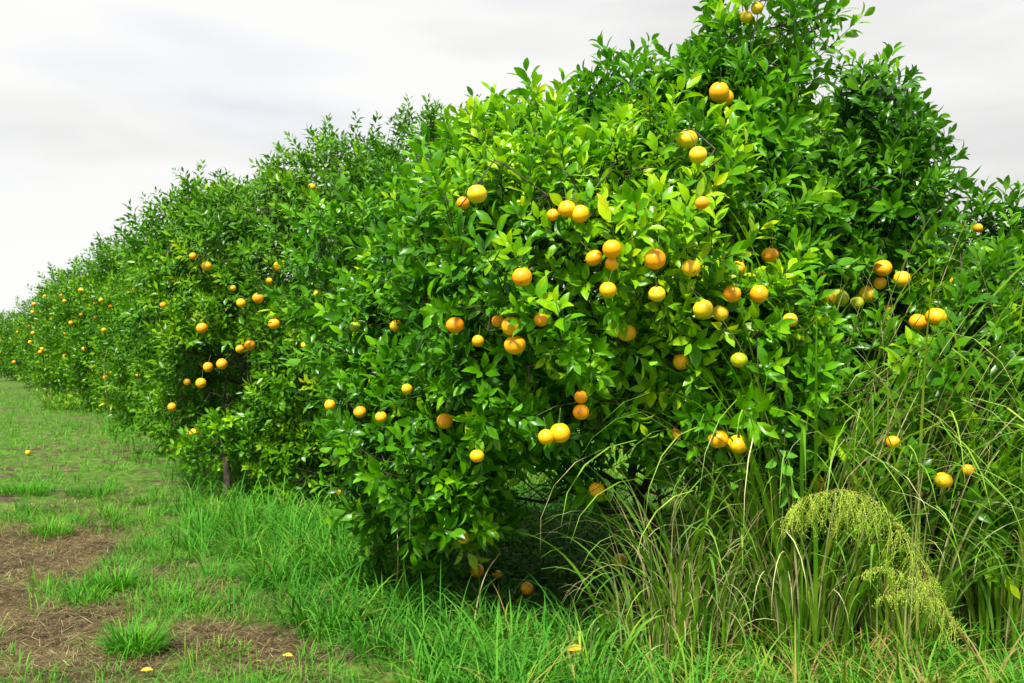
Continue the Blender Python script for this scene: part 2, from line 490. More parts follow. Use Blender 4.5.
def stem_mesh():
    P = [(0, 0, .030), (.0, 0, .040), (.003, .001, .055), (.008, .002, .078), (.014, .0, .10)]
    a = path_tube(P, [.007, .0055, .0024, .0022, .0020], 8)
    # five-lobed calyx cap
    n = 10; V = [(0, 0, .0395)]
    for i in range(n):
        r = .0095 if i % 2 == 0 else .005
        V.append((r * math.cos(i * math.pi / 5), r * math.sin(i * math.pi / 5), .0370 if i % 2 else .0350))
    T = [(0, 1 + i, 1 + (i + 1) % n) for i in range(n)]
    V, T = join([a, (np.array(V), np.array(T))])
    return make_mesh('orange_stem', V, T, mats=[M['twig']])
STEM = stem_mesh()


def add_orange(parent, p, kind='peel', size=1.0, g=None, stem=True, label=None):
    v = int(g.integers(0, 5))
    o = obj('orange', orange_mesh(kind, v), parent)
    o.location = Vector([float(a) for a in (p - np.array(parent.location))])
    o.rotation_euler = (g.normal(0, .22), g.normal(0, .22), g.uniform(0, 6.28)); s = size * g.uniform(.95, 1.04); o.scale = (s, s, s)
    if label: o['label'] = label
    if stem: obj('fruit_stem', STEM, o)
    return o


def build_tree(base, lobes, label, tpls, mat, per_m2, seed, fruits=(), fork_h=.45, nodes=200, tone=.42, tone_fn=None, bump=.13,
               leaf_scale=1.0, sides=6, extra=None, fruit_random=0, group='orange trees in the orchard row', stems=True, up=.45, inner=.16,
               shoots=0, limb_split=True, trunk_min=.05, fruit_size=1.0, shape_fn=None, shoot_len=.36, clear_also=()):
    g = np.random.default_rng(seed)
    cr = Crown(lobes, bump, seed)
    base = np.array([base[0], base[1], float(ground_z(base[0], base[1]))])
    root = thing('orange_tree', base, label, 'orange tree', group)
    pos, out = cr.sample(per_m2, g, inner)
    if shape_fn is not None:
        k = shape_fn(pos); pos, out = pos[k], out[k]
    # thin patches leave dark gaps between clumps
    hole = vnoise(pos, 6.5, seed + 9)
    keep = (hole > -.40) | (g.random(len(pos)) < .35)
    pos, out = pos[keep], out[keep]
    dirs = norm(out * .9 + np.array([0, 0, up]) + g.normal(0, .40, pos.shape))
    # vigorous upright shoots that break the outline
    if shoots:
        i = np.where((out[:, 2] > .15) & (cr.field(pos) < .12))[0]; i = g.choice(i, min(shoots, len(i)), replace=False)
        ex_p, ex_d = [], []
        for q in i:
            d = norm(out[q] * .6 + np.array([0, 0, 1.0]) + g.normal(0, .35, 3)); L = g.uniform(.08, shoot_len)
            for s in np.arange(0.05, L, .11): ex_p.append(pos[q] + d * s); ex_d.append(norm(d + g.normal(0, .12, 3)))
        pos = np.concatenate([pos, ex_p]); dirs = np.concatenate([dirs, ex_d]); out = np.concatenate([out, ex_d])
    # fruit places
    placed = []
    for f in fruits:
        h = cr.hit(f[0], f[1])
        if h is None: continue
        d = norm(h - np.array([0, 0, CAMH])); placed.append((h - d * (.02 if 's' in f[3:] else .07), f))
    for k in range(fruit_random):
        ok = np.where((out @ np.array([-.75, -.65, 0]) > .55) & (pos[:, 2] > .5))[0]; q = pos[g.choice(ok)]; placed.append((q + np.array([-.05, -.05, -.02]), (0, 0, 0, 'peel')))
    hung = list(placed)
    placed = placed + list(clear_also)
    if placed:
        FP = np.array([p for p, _ in placed])
        tocam = norm(np.array([0, 0, CAMH]) - FP)
        keep = np.ones(len(pos), bool)
        for P, tcm, (_, f) in zip(FP, tocam, placed):
            shade = len(f) > 3 and 's' in f[3:]
            reach, rr = (.05, .062) if shade else (.5, .071)
            for q in (pos, pos + dirs * .09, pos + dirs * .19):
                w = q - P; t = np.clip(w @ tcm, 0, reach)
                keep &= np.linalg.norm(w - t[:, None] * tcm, axis=1) > rr
        pos, dirs, out = pos[keep], dirs[keep], out[keep]
    placed = hung
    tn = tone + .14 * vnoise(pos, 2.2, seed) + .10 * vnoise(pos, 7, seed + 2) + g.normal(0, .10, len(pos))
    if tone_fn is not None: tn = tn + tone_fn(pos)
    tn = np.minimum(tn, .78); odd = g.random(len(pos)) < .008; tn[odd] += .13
    sc = g.uniform(.75, 1.15, len(pos)) * leaf_scale
    V, T, TO, MI = stamp(tpls, pos, dirs, sc, tn, base, g)
    me = make_mesh('crown', V, T, tone=TO, mats=[mat, M['twig']], midx=MI)
    obj('crown', me, root)
    # wood
    N_, par, rad, fork = skeleton(cr, base, fork_h, nodes, g, extra)
    tr = max(trunk_min, rad[0] * 1.05)
    zs = np.linspace(0, 1, 6)
    P = base + (fork - base) * zs[:, None] + np.stack([.02 * np.sin(zs * 5 + seed), .02 * np.cos(zs * 4), 0 * zs], 1) * (zs * (1 - zs) * 4)[:, None]
    P[0, 2] -= .06
    V, T = path_tube(P - base, tr * np.array([1.45, 1.12, 1.0, .97, 1.0, .9]), 10)
    obj('trunk', make_mesh('trunk', V, T, mats=[M['bark']]), root)
    top = np.zeros(len(N_), int)
    for i in range(1, len(N_)): top[i] = i if par[i] == 0 else top[par[i]]
    mains = [i for i in range(1, len(N_)) if par[i] == 0]
    # thin twigs that carry the sprigs hang on the nearest branch
    if sides > 4:
        m = min(len(pos), 2600); s = g.choice(len(pos), m, replace=False)
        D = np.linalg.norm(pos[s][:, None] - N_[None], axis=2); j = D.argmin(1)
        ok = (D.min(1) < .6) & (j > 0)
        tw = (s[ok], j[ok])
    for mnode in mains:
        idx = np.array([i for i in range(1, len(N_)) if top[i] == mnode])
        ra = np.minimum(rad[par[idx]], rad[idx] * 1.35); ra[par[idx] == 0] = np.minimum(rad[idx[par[idx] == 0]] * 1.25, tr)
        parts = [tubes(N_[par[idx]] - base, N_[idx] - base, ra, rad[idx], sides)]
        if sides > 4:
            q = top[tw[1]] == mnode
            if q.any():
                a, b = N_[tw[1][q]] - base, pos[tw[0][q]] - base
                mid = (a + b) / 2 + g.normal(0, .03, a.shape)
                n_ = len(a)
                parts += [tubes(a, mid, np.full(n_, .0042), np.full(n_, .0034), 4), tubes(mid, b, np.full(n_, .0034), np.full(n_, .0026), 4)]
        V, T = join(parts)
        obj('limb', make_mesh('limb', V, T, mats=[M['bark']]), root)
    for p, f in placed:
        kind = f[3] if len(f) > 3 and f[3] in M else 'peel'
        lab = {'peel_green': 'unripe greenish orange', 'peel_yellow': 'pale yellow orange'}.get(kind)
        size = fruit_size
        if f[2]: size = float(np.clip(f[2] * (p[1]) / F / .082, .72, 1.30))
        add_orange(root, p, kind, size, g, stems, lab)
    return root, cr


def L(px, py, Y, rx, ry, rz): return (at(px, py, Y), (rx, ry, rz))
S = 'peel', 's'
YL, GR = 'peel_yellow', 'peel_green'

# front tree, broad, bright yellow-green leaves
front_fruit = [(477, 194, 20, YL), (463, 203, 14, *S), (580, 214, 19), (567, 209, 17), (553, 215, 12, *S), (612, 249, 20), (594, 258, 18), (612, 264, 15, *S),
    (655, 259, 21), (691, 268, 20, YL), (687, 139, 20, YL), (698, 155, 18, YL), (719, 92, 21), (725, 98, 17, *S), (522, 277, 19), (541, 320, 14, *S),
    (455, 325, 18), (511, 326, 20), (515, 345, 21), (498, 321, 13, *S), (478, 341, 12, *S), (608, 290, 17), (627, 333, 18, *S), (657, 294, 17, YL),
    (703, 309, 20, YL), (720, 313, 16, YL), (732, 294, 18, *S), (759, 294, 19), (738, 268, 15, *S), (770, 255, 16), (681, 362, 16, *S), (718, 439, 19),
    (738, 444, 20), (560, 433, 20), (546, 437, 16), (581, 412, 16, *S), (445, 421, 17), (477, 456, 14), (597, 490, 16), (464, 538, 13),
    (677, 212, 13, *S), (757, 8, 13, YL), (746, 17, 12, 'peel_yellow', 's'), (702, 203, 14, *S), (675, 434, 13, *S), (739, 360, 16, GR), (790, 320, 14, *S),
    (317, 397, 12), (330, 405, 11), (360, 412, 13), (381, 417, 12), (375, 382, 13, *S), (396, 326, 12), (355, 327, 11, GR), (407, 389, 10, *S), (318, 294, 9, GR),
    (581, 397, 10, *S), (635, 205, 10, *S), (520, 205, 9, *S)]
front_lobes = [L(605, 285, 5.05, 1.12, 1.25, .86), L(738, 165, 5.1, .42, .60, .66), L(692, 95, 5.2, .16, .25, .26), L(752, 75, 5.2, .20, .30, .34), L(425, 440, 5.45, .50, .85, .62),
               L(515, 250, 5.45, .62, .90, .74), L(565, 165, 5.4, .36, .45, .28), L(500, 190, 5.5, .20, .3, .22), L(700, 350, 4.75, .66, .85, .62), L(410, 335, 5.9, .50, .8, .60),
               L(372, 300, 6.7, .42, .7, .55), L(500, 390, 5.0, .50, .80, .42), L(455, 500, 5.4, .28, .5, .36), L(640, 150, 5.3, .34, .5, .36), L(588, 476, 4.7, .14, .16, .13), L(468, 528, 4.8, .12, .15, .15), L(560, 424, 4.25, .18, .16, .13)]
twx = np.random.default_rng(3)
extra = np.array([at(twx.uniform(505, 700), twx.uniform(415, 515), twx.uniform(4.6, 6.3)) for _ in range(170)])
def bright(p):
    """Raises the leaf tone, brighter and yellower, round the middle of the crown and at its top."""
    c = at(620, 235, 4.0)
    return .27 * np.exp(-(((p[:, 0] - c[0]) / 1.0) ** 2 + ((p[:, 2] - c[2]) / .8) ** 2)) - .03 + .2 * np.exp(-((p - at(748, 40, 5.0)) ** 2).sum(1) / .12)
# right tree, dark and overgrown
right_fruit = [(839, 298, 20, GR), (827, 298, 18, YL), (867, 294, 17, YL), (857, 303, 14, GR), (902, 279, 17, YL), (883, 268, 16, *S), (880, 283, 13, *S), (918, 322, 17, *S),
    (936, 317, 20), (893, 442, 11), (943, 480, 18, YL), (818, 484, 16), (829, 546, 13, GR), (914, 523, 10), (820, 271, 14, *S), (889, 309, 9, *S), (955, 282, 10, *S),
    (968, 470, 10, *S), (978, 228, 8, *S), (1012, 330, 9, *S)]
right_lobes = [L(855, 240, 5.5, .50, .9, .64), L(858, 128, 5.5, .20, .32, .34), L(892, 175, 5.6, .17, .32, .28), L(965, 360, 5.4, .76, 1.0, .60), L(900, 430, 5.1, .95, 1.0, .78), L(800, 310, 5.6, .72, .8, .82),
               L(1080, 420, 5.4, .9, 1.0, .90), L(800, 470, 5.2, .5, .7, .60), L(1000, 285, 5.7, .34, .5, .36), L(1052, 295, 5.7, .50, .6, .50)]
side_crown = Crown(right_lobes, .18, 102)
beside = []        # fruit of the right tree where the two crowns touch: no front leaves grow through it
for f in right_fruit[:7] + right_fruit[8:9]:
    h = side_crown.hit(f[0], f[1])
    if h is not None: beside.append((h - .07 * norm(h - np.array([0, 0, CAMH])), (*f[:3], 'peel')))
def hollow_under(p):
    """The open hollow beneath the front tree, where bare limbs show."""
    c = at(584, 494, 5.0); f = at(588, 476, 4.7)
    out_ = ((p[:, 0] - c[0]) / .58) ** 2 + ((p[:, 2] - c[2]) / .44) ** 2 > 1
    out_ &= ~((p[:, 0] > -.30) & (p[:, 0] < .9) & (p[:, 2] < .46))
    return out_ | (np.linalg.norm(p - f, axis=1) < .17)
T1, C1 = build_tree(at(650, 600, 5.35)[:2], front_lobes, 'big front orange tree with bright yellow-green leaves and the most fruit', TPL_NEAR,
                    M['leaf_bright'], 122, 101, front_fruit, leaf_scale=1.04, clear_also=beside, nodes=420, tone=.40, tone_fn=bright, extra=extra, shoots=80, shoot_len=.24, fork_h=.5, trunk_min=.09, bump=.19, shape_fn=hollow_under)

T0, C0 = build_tree(at(905, 600, 5.75)[:2], right_lobes, 'dark green orange tree at the right edge, overgrown with tall grass', TPL_NEAR,
                    M['leaf_dark'], 96, 102, right_fruit, leaf_scale=1.04, nodes=300, tone=.42, shoots=40, shoot_len=.20, fork_h=.4, trunk_min=.07, bump=.18)

# second tree of the row
second_fruit = [(207, 266, 12, YL), (279, 266, 11), (241, 303, 9), (258, 298, 11), (275, 314, 10), (274, 324, 11), (202, 328, 11), (250, 345, 12), (240, 349, 9),
    (222, 364, 11), (208, 367, 10), (201, 383, 10), (172, 407, 9), (194, 433, 9), (193, 256, 7), (312, 187, 8), (233, 288, 6, *S), (269, 281, 7, *S), (187, 382, 7, *S),
    (339, 250, 7, *S), (300, 240, 6, *S), (163, 305, 6), (305, 345, 8, *S)]
second_lobes = [L(300, 300, 10.0, 1.75, 1.6, 1.35), L(215, 275, 10.2, .85, 1.0, .90), L(340, 205, 10.0, .75, .9, .62), L(425, 195, 10.2, .90, 1.0, .72), L(250, 380, 9.3, .85, .9, .75),
                L(360, 380, 9.3, 1.3, 1.2, 1.05), L(200, 350, 10.2, .65, .8, .95), L(430, 260, 9.6, 1.1, 1.1, 1.1), L(262, 228, 10.2, .65, .8, .5), L(455, 150, 10.0, .25, .4, .28),
                L(205, 430, 9.3, .35, .4, .30), L(300, 440, 9.0, .6, .6, .55)]
def pocket(p):
    """The bare twiggy hollow low on the second tree."""
    c = at(226, 388, 8.8)
    return (((p[:, 0] - c[0]) / .42) ** 2 + ((p[:, 2] - c[2]) / .46) ** 2 > 1) | (p[:, 1] > 10.4)
T2, C2 = build_tree((-2.35, 9.9), second_lobes, 'second orange tree in the row, tall rounded crown with a twiggy hollow', TPL_MID, M['leaf_far'], 85, 103, second_fruit,
                    nodes=420, tone=.46, shoots=90, fork_h=.35, bump=.18, shape_fn=pocket, inner=.14,
                    extra=np.array([at(twx.uniform(195, 262), twx.uniform(345, 440), twx.uniform(8.7, 10.2)) for _ in range(80)]))

# the trees further along the row
row_fruit = {3: [(134, 291, 7), (149, 276, 7), (133, 354, 6), (133, 361, 6), (139, 363, 6), (137, 377, 7), (131, 384, 6), (116, 416, 7), (116, 342, 6), (137, 259, 6), (140, 247, 5), (160, 240, 5)],
    4: [(66, 270, 6), (60, 282, 6), (81, 290, 7), (52, 297, 7), (65, 301, 7), (90, 306, 7), (95, 304, 6), (91, 297, 5), (71, 323, 6), (49, 337, 5), (58, 345, 5), (56, 359, 5), (104, 330, 5), (84, 349, 5), (101, 300, 5)],
    5: [(35, 288, 5), (26, 306, 5), (34, 304, 5), (27, 322, 5), (42, 349, 6), (40, 352, 5), (43, 400, 5), (41, 406, 5), (33, 333, 5), (18, 312, 4), (30, 342, 4)],
    6: [(20, 300, 4), (12, 330, 4), (9, 349, 4), (16, 344, 4), (14, 362, 4)]}
def row_lobes(x, y, h, w, seed):
    g = np.random.default_rng(seed); s = h / 3.8
    out = [((x, y, 1.95 * s), (1.45 * w, 1.5 * w, 1.70 * s))]
    for k in range(9):
        a = k * 2.4 + g.uniform(-.3, .3); zz = [.85, 1.0, 1.5, 1.9, 2.3, 2.7, 3.0, .8, 1.3][k] * s; rr = [1.0, 1.1, 1.2, 1.15, .95, .6, .3, 1.1, 1.1][k] * w
        q = g.uniform(.6, .8) * (1.15 if zz < 2 else .95); out.append(((x + rr * math.cos(a), y + rr * math.sin(a), zz), (q * w, q * w, q * s)))
    return out
row = [(3, -4.45, 13.4, 3.6, .84, 'third orange tree in the row, a bushy crown with a few small low fruits', 70, TPL_MID),
       (4, -6.75, 16.6, 3.4, .74, 'fourth orange tree in the row, oranges low on the crown by a pale dry stalk', 70, TPL_MID),
       (5, -9.45, 20.6, 3.95, .76, 'fifth orange tree in the row, thickly dotted with small oranges', 60, TPL_FAR),
       (6, -12.6, 25.2, 3.95, .78, 'sixth orange tree in the row, its pointed crown showing beyond the most heavily fruited one', 50, TPL_FAR),
       (7, -16.1, 30.3, 3.7, .80, 'seventh orange tree in the row, far down the track', 40, TPL_FAR),
       (8, -19.8, 35.5, 3.0, 1.0, 'eighth orange tree in the row, at the left edge', 35, TPL_FAR),
       (9, -24.8, 42.0, 2.5, 1.2, 'farthest orange tree in the row, cut by the left edge', 30, TPL_FAR)]
fr_for = {3: row_fruit[3], 4: row_fruit[4][10:] , 5: row_fruit[4], 6: row_fruit[5], 7: row_fruit[6]}
for k, x, y, h, w, lab, dens, tp in row:
    build_tree((x, y), row_lobes(x, y, h, w, 40 + k), lab, tp, M['leaf_far'], dens, 110 + k, fr_for.get(k, []), nodes=90, tone=.46, shoots=40,
               fork_h=.4, sides=4, bump=.30, leaf_scale=1.1 if k < 5 else 1.3, stems=False, fruit_random=18 if k in (5, 6, 7) else 9, fruit_size=1.15 if k > 4 else 1.0)


# ------------------------------------------------------------------- grass
def blades(P, length, width, heading, lean, curl, tone, nseg=4, twist=None, late=1.3):
    """Grass blades: each a tapering, arching strip rising from P."""
    K = len(P); th = lean[:, None] + curl[:, None] * (np.linspace(0, 1, nseg + 1)[None] ** late)
    seg = (length / nseg)[:, None]
    dx, dz = np.sin(th[:, :-1]) * seg, np.cos(th[:, :-1]) * seg
    hx = np.concatenate([np.zeros((K, 1)), np.cumsum(dx, 1)], 1); hz = np.concatenate([np.zeros((K, 1)), np.cumsum(dz, 1)], 1)
    c, s = np.cos(heading)[:, None], np.sin(heading)[:, None]
    C = np.stack([P[:, :1] + hx * c, P[:, 1:2] + hx * s, P[:, 2:3] + hz], 2)
    t = np.linspace(0, 1, nseg + 1)
    prof = np.minimum(1, .55 + 1.6 * t) * (1 - t ** 2.2) ** .8; prof[-1] = .02
    tw = heading[:, None] + (0 if twist is None else twist[:, None] * t[None])
    side = np.stack([-np.sin(tw) * np.ones_like(hx), np.cos(tw) * np.ones_like(hx), 0 * hx], 2)
    W = (width[:, None] * prof[None])[:, :, None] * .5
    V = np.stack([C - side * W, C + side * W], 2).reshape(-1, 3)
    n = 2 * (nseg + 1); T = []
    for i in range(nseg):
        a = 2 * i; T += [(a, a + 1, a + 3), (a, a + 3, a + 2)]
    T = (np.array(T)[None] + (np.arange(K) * n)[:, None, None]).reshape(-1, 3)
    return V, T, np.repeat(tone, n)


def scatter(n, x0, x1, y0, y1, g, dens):
    x = g.uniform(x0, x1, n); y = g.uniform(y0, y1, n)
    k = g.random(n) < dens(x, y)
    return x[k], y[k]


def in_view(x, y, m=.35):
    return (y > 3.2) & (np.abs(x / np.maximum(y, .1)) < .66 + m / np.maximum(y, .1))


def build_grass():
    g = np.random.default_rng(50)
    P3 = lambda x, y: np.stack([x, y, 0 * x], -1)
    # long lush grass at the foot of the row, gathered in tussocks
    Vs, Ts, To, k = [], [], [], 0
    head = [None]
    def add(x, y, L_, w, curl_hi, tone, lean_hi=.5, seg=5, clump=.0):
        nonlocal k
        n = len(x)
        if clump:
            pass
        P = np.stack([x, y, ground_z(x, y) - .01], 1)
        hd = head[0] if head[0] is not None and len(head[0]) == n else g.uniform(0, 6.28, n)
        V, T, t = blades(P, L_, w, hd, g.uniform(.03, lean_hi, n), g.uniform(.35 * curl_hi, 1.25 * curl_hi, n), tone, seg, g.normal(0, .5, n))
        Vs.append(V); Ts.append(T + k); To.append(t); k += len(V)
    def tuss(n, x0, x1, y0, y1, per, dens, spread):
        x, y = scatter(n, x0, x1, y0, y1, g, dens)
        r = np.repeat(np.arange(len(x)), per); 
        ox, oy = g.normal(0, spread, len(r)), g.normal(0, spread, len(r)); head[0] = np.arctan2(oy, ox) + g.normal(0, .7, len(r))
        return x[r] + ox, y[r] + oy, r, len(x)
    hollow = lambda x, y: ((x - .30 - .12 * (y - 6.8)) / 1.05) ** 2 + ((y - 6.8) / 1.75) ** 2
    def shade(x, y):   # beneath the front tree only low cover grows
        return hollow(x, y) < 1
    d = lambda x, y: lush(x, y) * in_view(x, y) * np.where(shade(x, y), .05, 1.0) * np.where(y > 5.2, .8, 1.0) * (.75 + .35 * vnoise(P3(x, y), 3.0))
    x, y, r, m = tuss(1500, -4, 3.2, 3.3, 8.0, 26, d, .06)
    tl = g.uniform(.55, 1.3, m)[r]; bt = g.normal(.44, .14, m)[r]
    right = np.clip((x - .1) / .8, 0, 1)
    tone = bt + g.normal(0, .09, len(x)) + .24 * right + .35 * (g.random(len(x)) < .05 + .06 * right)
    tl = tl * np.clip(.45 + 1.3 * (np.sqrt(hollow(x, y)) - 1), .42, 1)
    add(x, y, tl * g.uniform(.20, .50, len(x)), g.uniform(.006, .0125, len(x)), 2.2, tone, seg=6, lean_hi=.7)
    # long grass further down the row
    d2 = lambda x, y: lush(x, y) * in_view(x, y) * (x < -1) 
    x, y, r, m = tuss(3000, -16, 0, 8.0, 26, 8, d2, .08)
    add(x, y, g.uniform(.6, 1.1, m)[r] * g.uniform(.18, .40, len(x)), g.uniform(.009, .016, len(x)), 1.8, g.normal(.46, .1, m)[r] + g.normal(0, .08, len(x)), seg=3)
    V, T = np.concatenate(Vs), np.concatenate(Ts)
    o = obj('long_grass', make_mesh('long_grass', V, T, tone=np.concatenate(To), mats=[M['grass']]))
    tag(o, 'lush long grass along the foot of the orange trees', 'grass', kind='stuff')

    # short patchy turf on the track
    Vs, Ts, To, k = [], [], [], 0
    d = lambda x, y: (1 - .75 * lush(x, y)) * in_view(x, y) * np.clip(1 - 1.6 * bareness(x, y), .03, 1) * np.clip(.62 + .55 * vnoise(P3(x, y), 2.4, 1) + .35 * vnoise(P3(x, y), 6.5, 3), .06, 1)
    x, y, r, m = tuss(9500, -4.6, .5, 3.4, 8.0, 10, d, .028)
    n = len(x); tb = (.39 + .17 * vnoise(P3(x, y), 1.3, 7) + g.normal(0, .08, m)[r])
    add(x, y, (g.uniform(.25, 1.2, m) ** 1.6)[r] * g.uniform(.06, .19, n), g.uniform(.003, .0065, n), 2.0, tb + g.normal(0, .10, n) + .30 * (g.random(n) < .16), lean_hi=.9, seg=3)
    x, y, r, m = tuss(330, -4.6, .3, 3.4, 8.5, 60, lambda x, y: (1 - lush(x, y)) * in_view(x, y) * np.clip(1.0 - 1.7 * bareness(x, y), .03, 1), .055)
    n = len(x); add(x, y, (g.uniform(.4, 1.25, m))[r] * g.uniform(.08, .22, n), g.uniform(.004, .008, n), 2.1, g.normal(.36, .10, m)[r] + g.normal(0, .09, n) + .35 * (g.random(n) < .08), lean_hi=.9, seg=4)
    x, y, r, m = tuss(16000, -17, -1, 8.0, 30, 5, d, .05)
    n = len(x)
    add(x, y, (g.uniform(.3, 1.3, m) ** 1.5)[r] * g.uniform(.07, .20, n), g.uniform(.008, .013, n), 1.8, .42 + .16 * vnoise(P3(x, y), .9, 7) + g.normal(0, .11, n) + .25 * (g.random(n) < .15), lean_hi=.9, seg=2)
    # open ground past the row, seen beneath the branches
    x, y = scatter(60000, -3.5, 9, 9.2, 26, g, lambda x, y: in_view(x, y) * (x > -3.0) * 1.0)
    n = len(x)
    add(x, y, g.uniform(.10, .38, n), g.uniform(.008, .018, n), 1.8, g.normal(.66, .14, n), lean_hi=.7, seg=2)
    o = obj('short_turf', make_mesh('short_turf', np.concatenate(Vs), np.concatenate(Ts), tone=np.concatenate(To), mats=[M['turf']]))
    tag(o, 'short patchy turf on the orchard track', 'grass', kind='stuff')

    # brown thatch lying on the bare soil
    Vs, Ts, To, k = [], [], [], 0
    x, y = scatter(170000, -4.6, .6, 3.4, 9.5, g, lambda x, y: in_view(x, y) * np.clip(.22 + 1.2 * bareness(x, y), 0, 1) * (1 - .8 * lush(x, y)))
    n = len(x)
    P = np.stack([x, y, ground_z(x, y) + g.uniform(.002, .02, n)], 1)
    V, T, t = blades(P, g.uniform(.03, .13, n), g.uniform(.0015, .004, n), g.uniform(0, 6.28, n), g.uniform(1.25, 1.62, n), g.normal(.05, .12, n), np.clip(g.normal(.28, .26, n), 0, 1), 2)
    o = obj('dry_thatch', make_mesh('dry_thatch', V, T, tone=t, mats=[M['straw']]))
    tag(o, 'dry brown thatch and straw lying on the bare soil', 'thatch', kind='stuff')

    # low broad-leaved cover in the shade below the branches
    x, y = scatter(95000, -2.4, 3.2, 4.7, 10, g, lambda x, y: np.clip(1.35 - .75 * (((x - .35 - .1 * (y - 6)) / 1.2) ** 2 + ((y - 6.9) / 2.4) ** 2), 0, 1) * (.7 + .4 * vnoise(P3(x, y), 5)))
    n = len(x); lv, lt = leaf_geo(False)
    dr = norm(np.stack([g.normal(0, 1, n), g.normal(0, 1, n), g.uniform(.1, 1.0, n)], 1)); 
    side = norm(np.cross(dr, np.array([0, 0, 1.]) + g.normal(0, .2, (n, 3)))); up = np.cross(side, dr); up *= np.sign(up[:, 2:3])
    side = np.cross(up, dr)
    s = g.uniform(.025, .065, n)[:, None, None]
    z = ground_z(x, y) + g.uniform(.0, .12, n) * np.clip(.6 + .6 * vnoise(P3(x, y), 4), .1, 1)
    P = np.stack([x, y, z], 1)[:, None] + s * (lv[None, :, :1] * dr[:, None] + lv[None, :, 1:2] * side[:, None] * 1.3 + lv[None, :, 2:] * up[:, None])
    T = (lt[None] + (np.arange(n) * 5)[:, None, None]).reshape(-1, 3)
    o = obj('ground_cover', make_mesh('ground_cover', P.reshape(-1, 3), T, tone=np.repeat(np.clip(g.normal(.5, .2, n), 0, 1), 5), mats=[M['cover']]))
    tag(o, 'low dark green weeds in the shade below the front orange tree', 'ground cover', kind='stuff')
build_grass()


# ------------------------------------------------------- tufts on the track
def tuft(px, py, h, spread, n, label, seed, mat='turf', tone=.40, name='grass_tuft', cat='grass tuft', group='grass tufts on the track', dry=.05, w=(.004, .008), curl=(.5, 2.0), lean=.75):
    g = np.random.default_rng(seed); b = ground_pt(px, py)
    a = g.uniform(0, 6.28, n); rr = spread * np.sqrt(g.random(n))
    x, y = b[0] + rr * np.cos(a), b[1] + rr * np.sin(a)
    P = np.stack([x, y, ground_z(x, y) - .01], 1) - b
    V, T, t = blades(P, h * g.uniform(.45, 1.15, n), g.uniform(*w, n), a + g.normal(0, .7, n), g.uniform(.05, lean, n), g.uniform(*curl, n),
                     np.clip(g.normal(tone, .09, n) + .4 * (g.random(n) < dry), 0, 1), 5, g.normal(0, .4, n))
    o = obj(name, make_mesh(name, V, T, tone=t, mats=[M[mat]])); o.location = Vector(b)
    return tag(o, label, cat, group)

tuft(135, 660, .21, .12, 420, 'dark green grass tuft on bare soil, nearest the bottom left corner', 61)
tuft(115, 590, .20, .13, 400, 'round grass tuft behind the nearest one on the track', 62, tone=.44)
tuft(52, 536, .17, .14, 320, 'low grass tuft beyond the bare brown patch, near the left edge', 63, tone=.5)
tuft(225, 655, .09, .12, 160, 'small yellowish grass tuft beside the dry thatch', 64, tone=.62)
tuft(20, 497, .18, .30, 500, 'wide mat of dark green grass across the track at the left edge', 65, tone=.33)
tuft(95, 495, .16, .26, 380, 'low mat of dark green grass in the middle of the track', 66, tone=.33)
tuft(185, 450, .62, .22, 420, 'tan dry grass clump at the foot of the second orange tree', 67, mat='reed', tone=.80, dry=.5, w=(.006, .012), name='dry_grass_clump', cat='dry grass', group=None)
tuft(62, 408, .5, .4, 380, 'bright green grass clump under the far end of the fruit-dotted trees', 68, mat='reed', tone=.5, w=(.01, .018), name='grass_clump', cat='grass clump', group=None)

# -------------------------------------- tall clumps climbing the right tree
def tall_clump(px, py, h, n, dry, label, seed, lean_dir=None):
    g = np.random.default_rng(seed); b = ground_pt(px, py)
    root = thing('tall_grass_clump', b, label, 'tall grass', 'tall grass clumps against the trees')
    def part(name, m, mat, tone, hh, w, curl, lo=.5):
        a = g.uniform(0, 6.28, m); rr = .21 * np.sqrt(g.random(m))
        P = np.stack([rr * np.cos(a), rr * np.sin(a), np.zeros(m) - .02], 1)
        P[:, 2] += ground_z(b[0] + P[:, 0], b[1] + P[:, 1]) - b[2]
        hd = a + g.normal(0, .6, m)
        # blades cannot grow into the crown: most fall forwards or sideways
        hd = np.where(np.sin(hd) > .35, -hd, hd)
        V, T, t = blades(P, hh * g.uniform(lo, 1.1, m), g.uniform(*w, m), hd, g.uniform(.02, .30, m), g.uniform(*curl, m), np.clip(tone + g.normal(0, .13, m), 0, 1), 14, g.normal(0, 1.6, m), late=2.2)
        obj(name, make_mesh(name, V, T, tone=t, mats=[mat]), root)
    part('green_foliage', int(n * 1.35 * (1 - dry)), M['reed'], .50, h * 1.12, (.010, .026), (.7, 3.3), .3)
    part('dry_foliage', int(n * 1.35 * dry), M['straw'], .85, h * 1.15, (.003, .012), (.2, 3.4), .3)
    # thin upright flowering culms
    m = 9; A = []
    for i in range(m):
        a = g.uniform(0, 6.28); d = np.array([math.cos(a) * .25, -abs(math.sin(a)) * .15, 1.]); L_ = h * g.uniform(.7, 1.1)
        s = np.linspace(0, 1, 6)[:, None]; q = g.normal(0, .05, 2)
        Pp = np.array([math.cos(a), math.sin(a), 0]) * .06 + d * s * L_ + np.array([q[0], q[1] - .08, -.25]) * s ** 2.5 * L_
        A.append(path_tube(Pp, np.linspace(.0028, .0010, 6), 4))
    V, T = join(A); obj('culm', make_mesh('culm', V, T, tone=np.full(len(V), .8), mats=[M['straw']]), root)

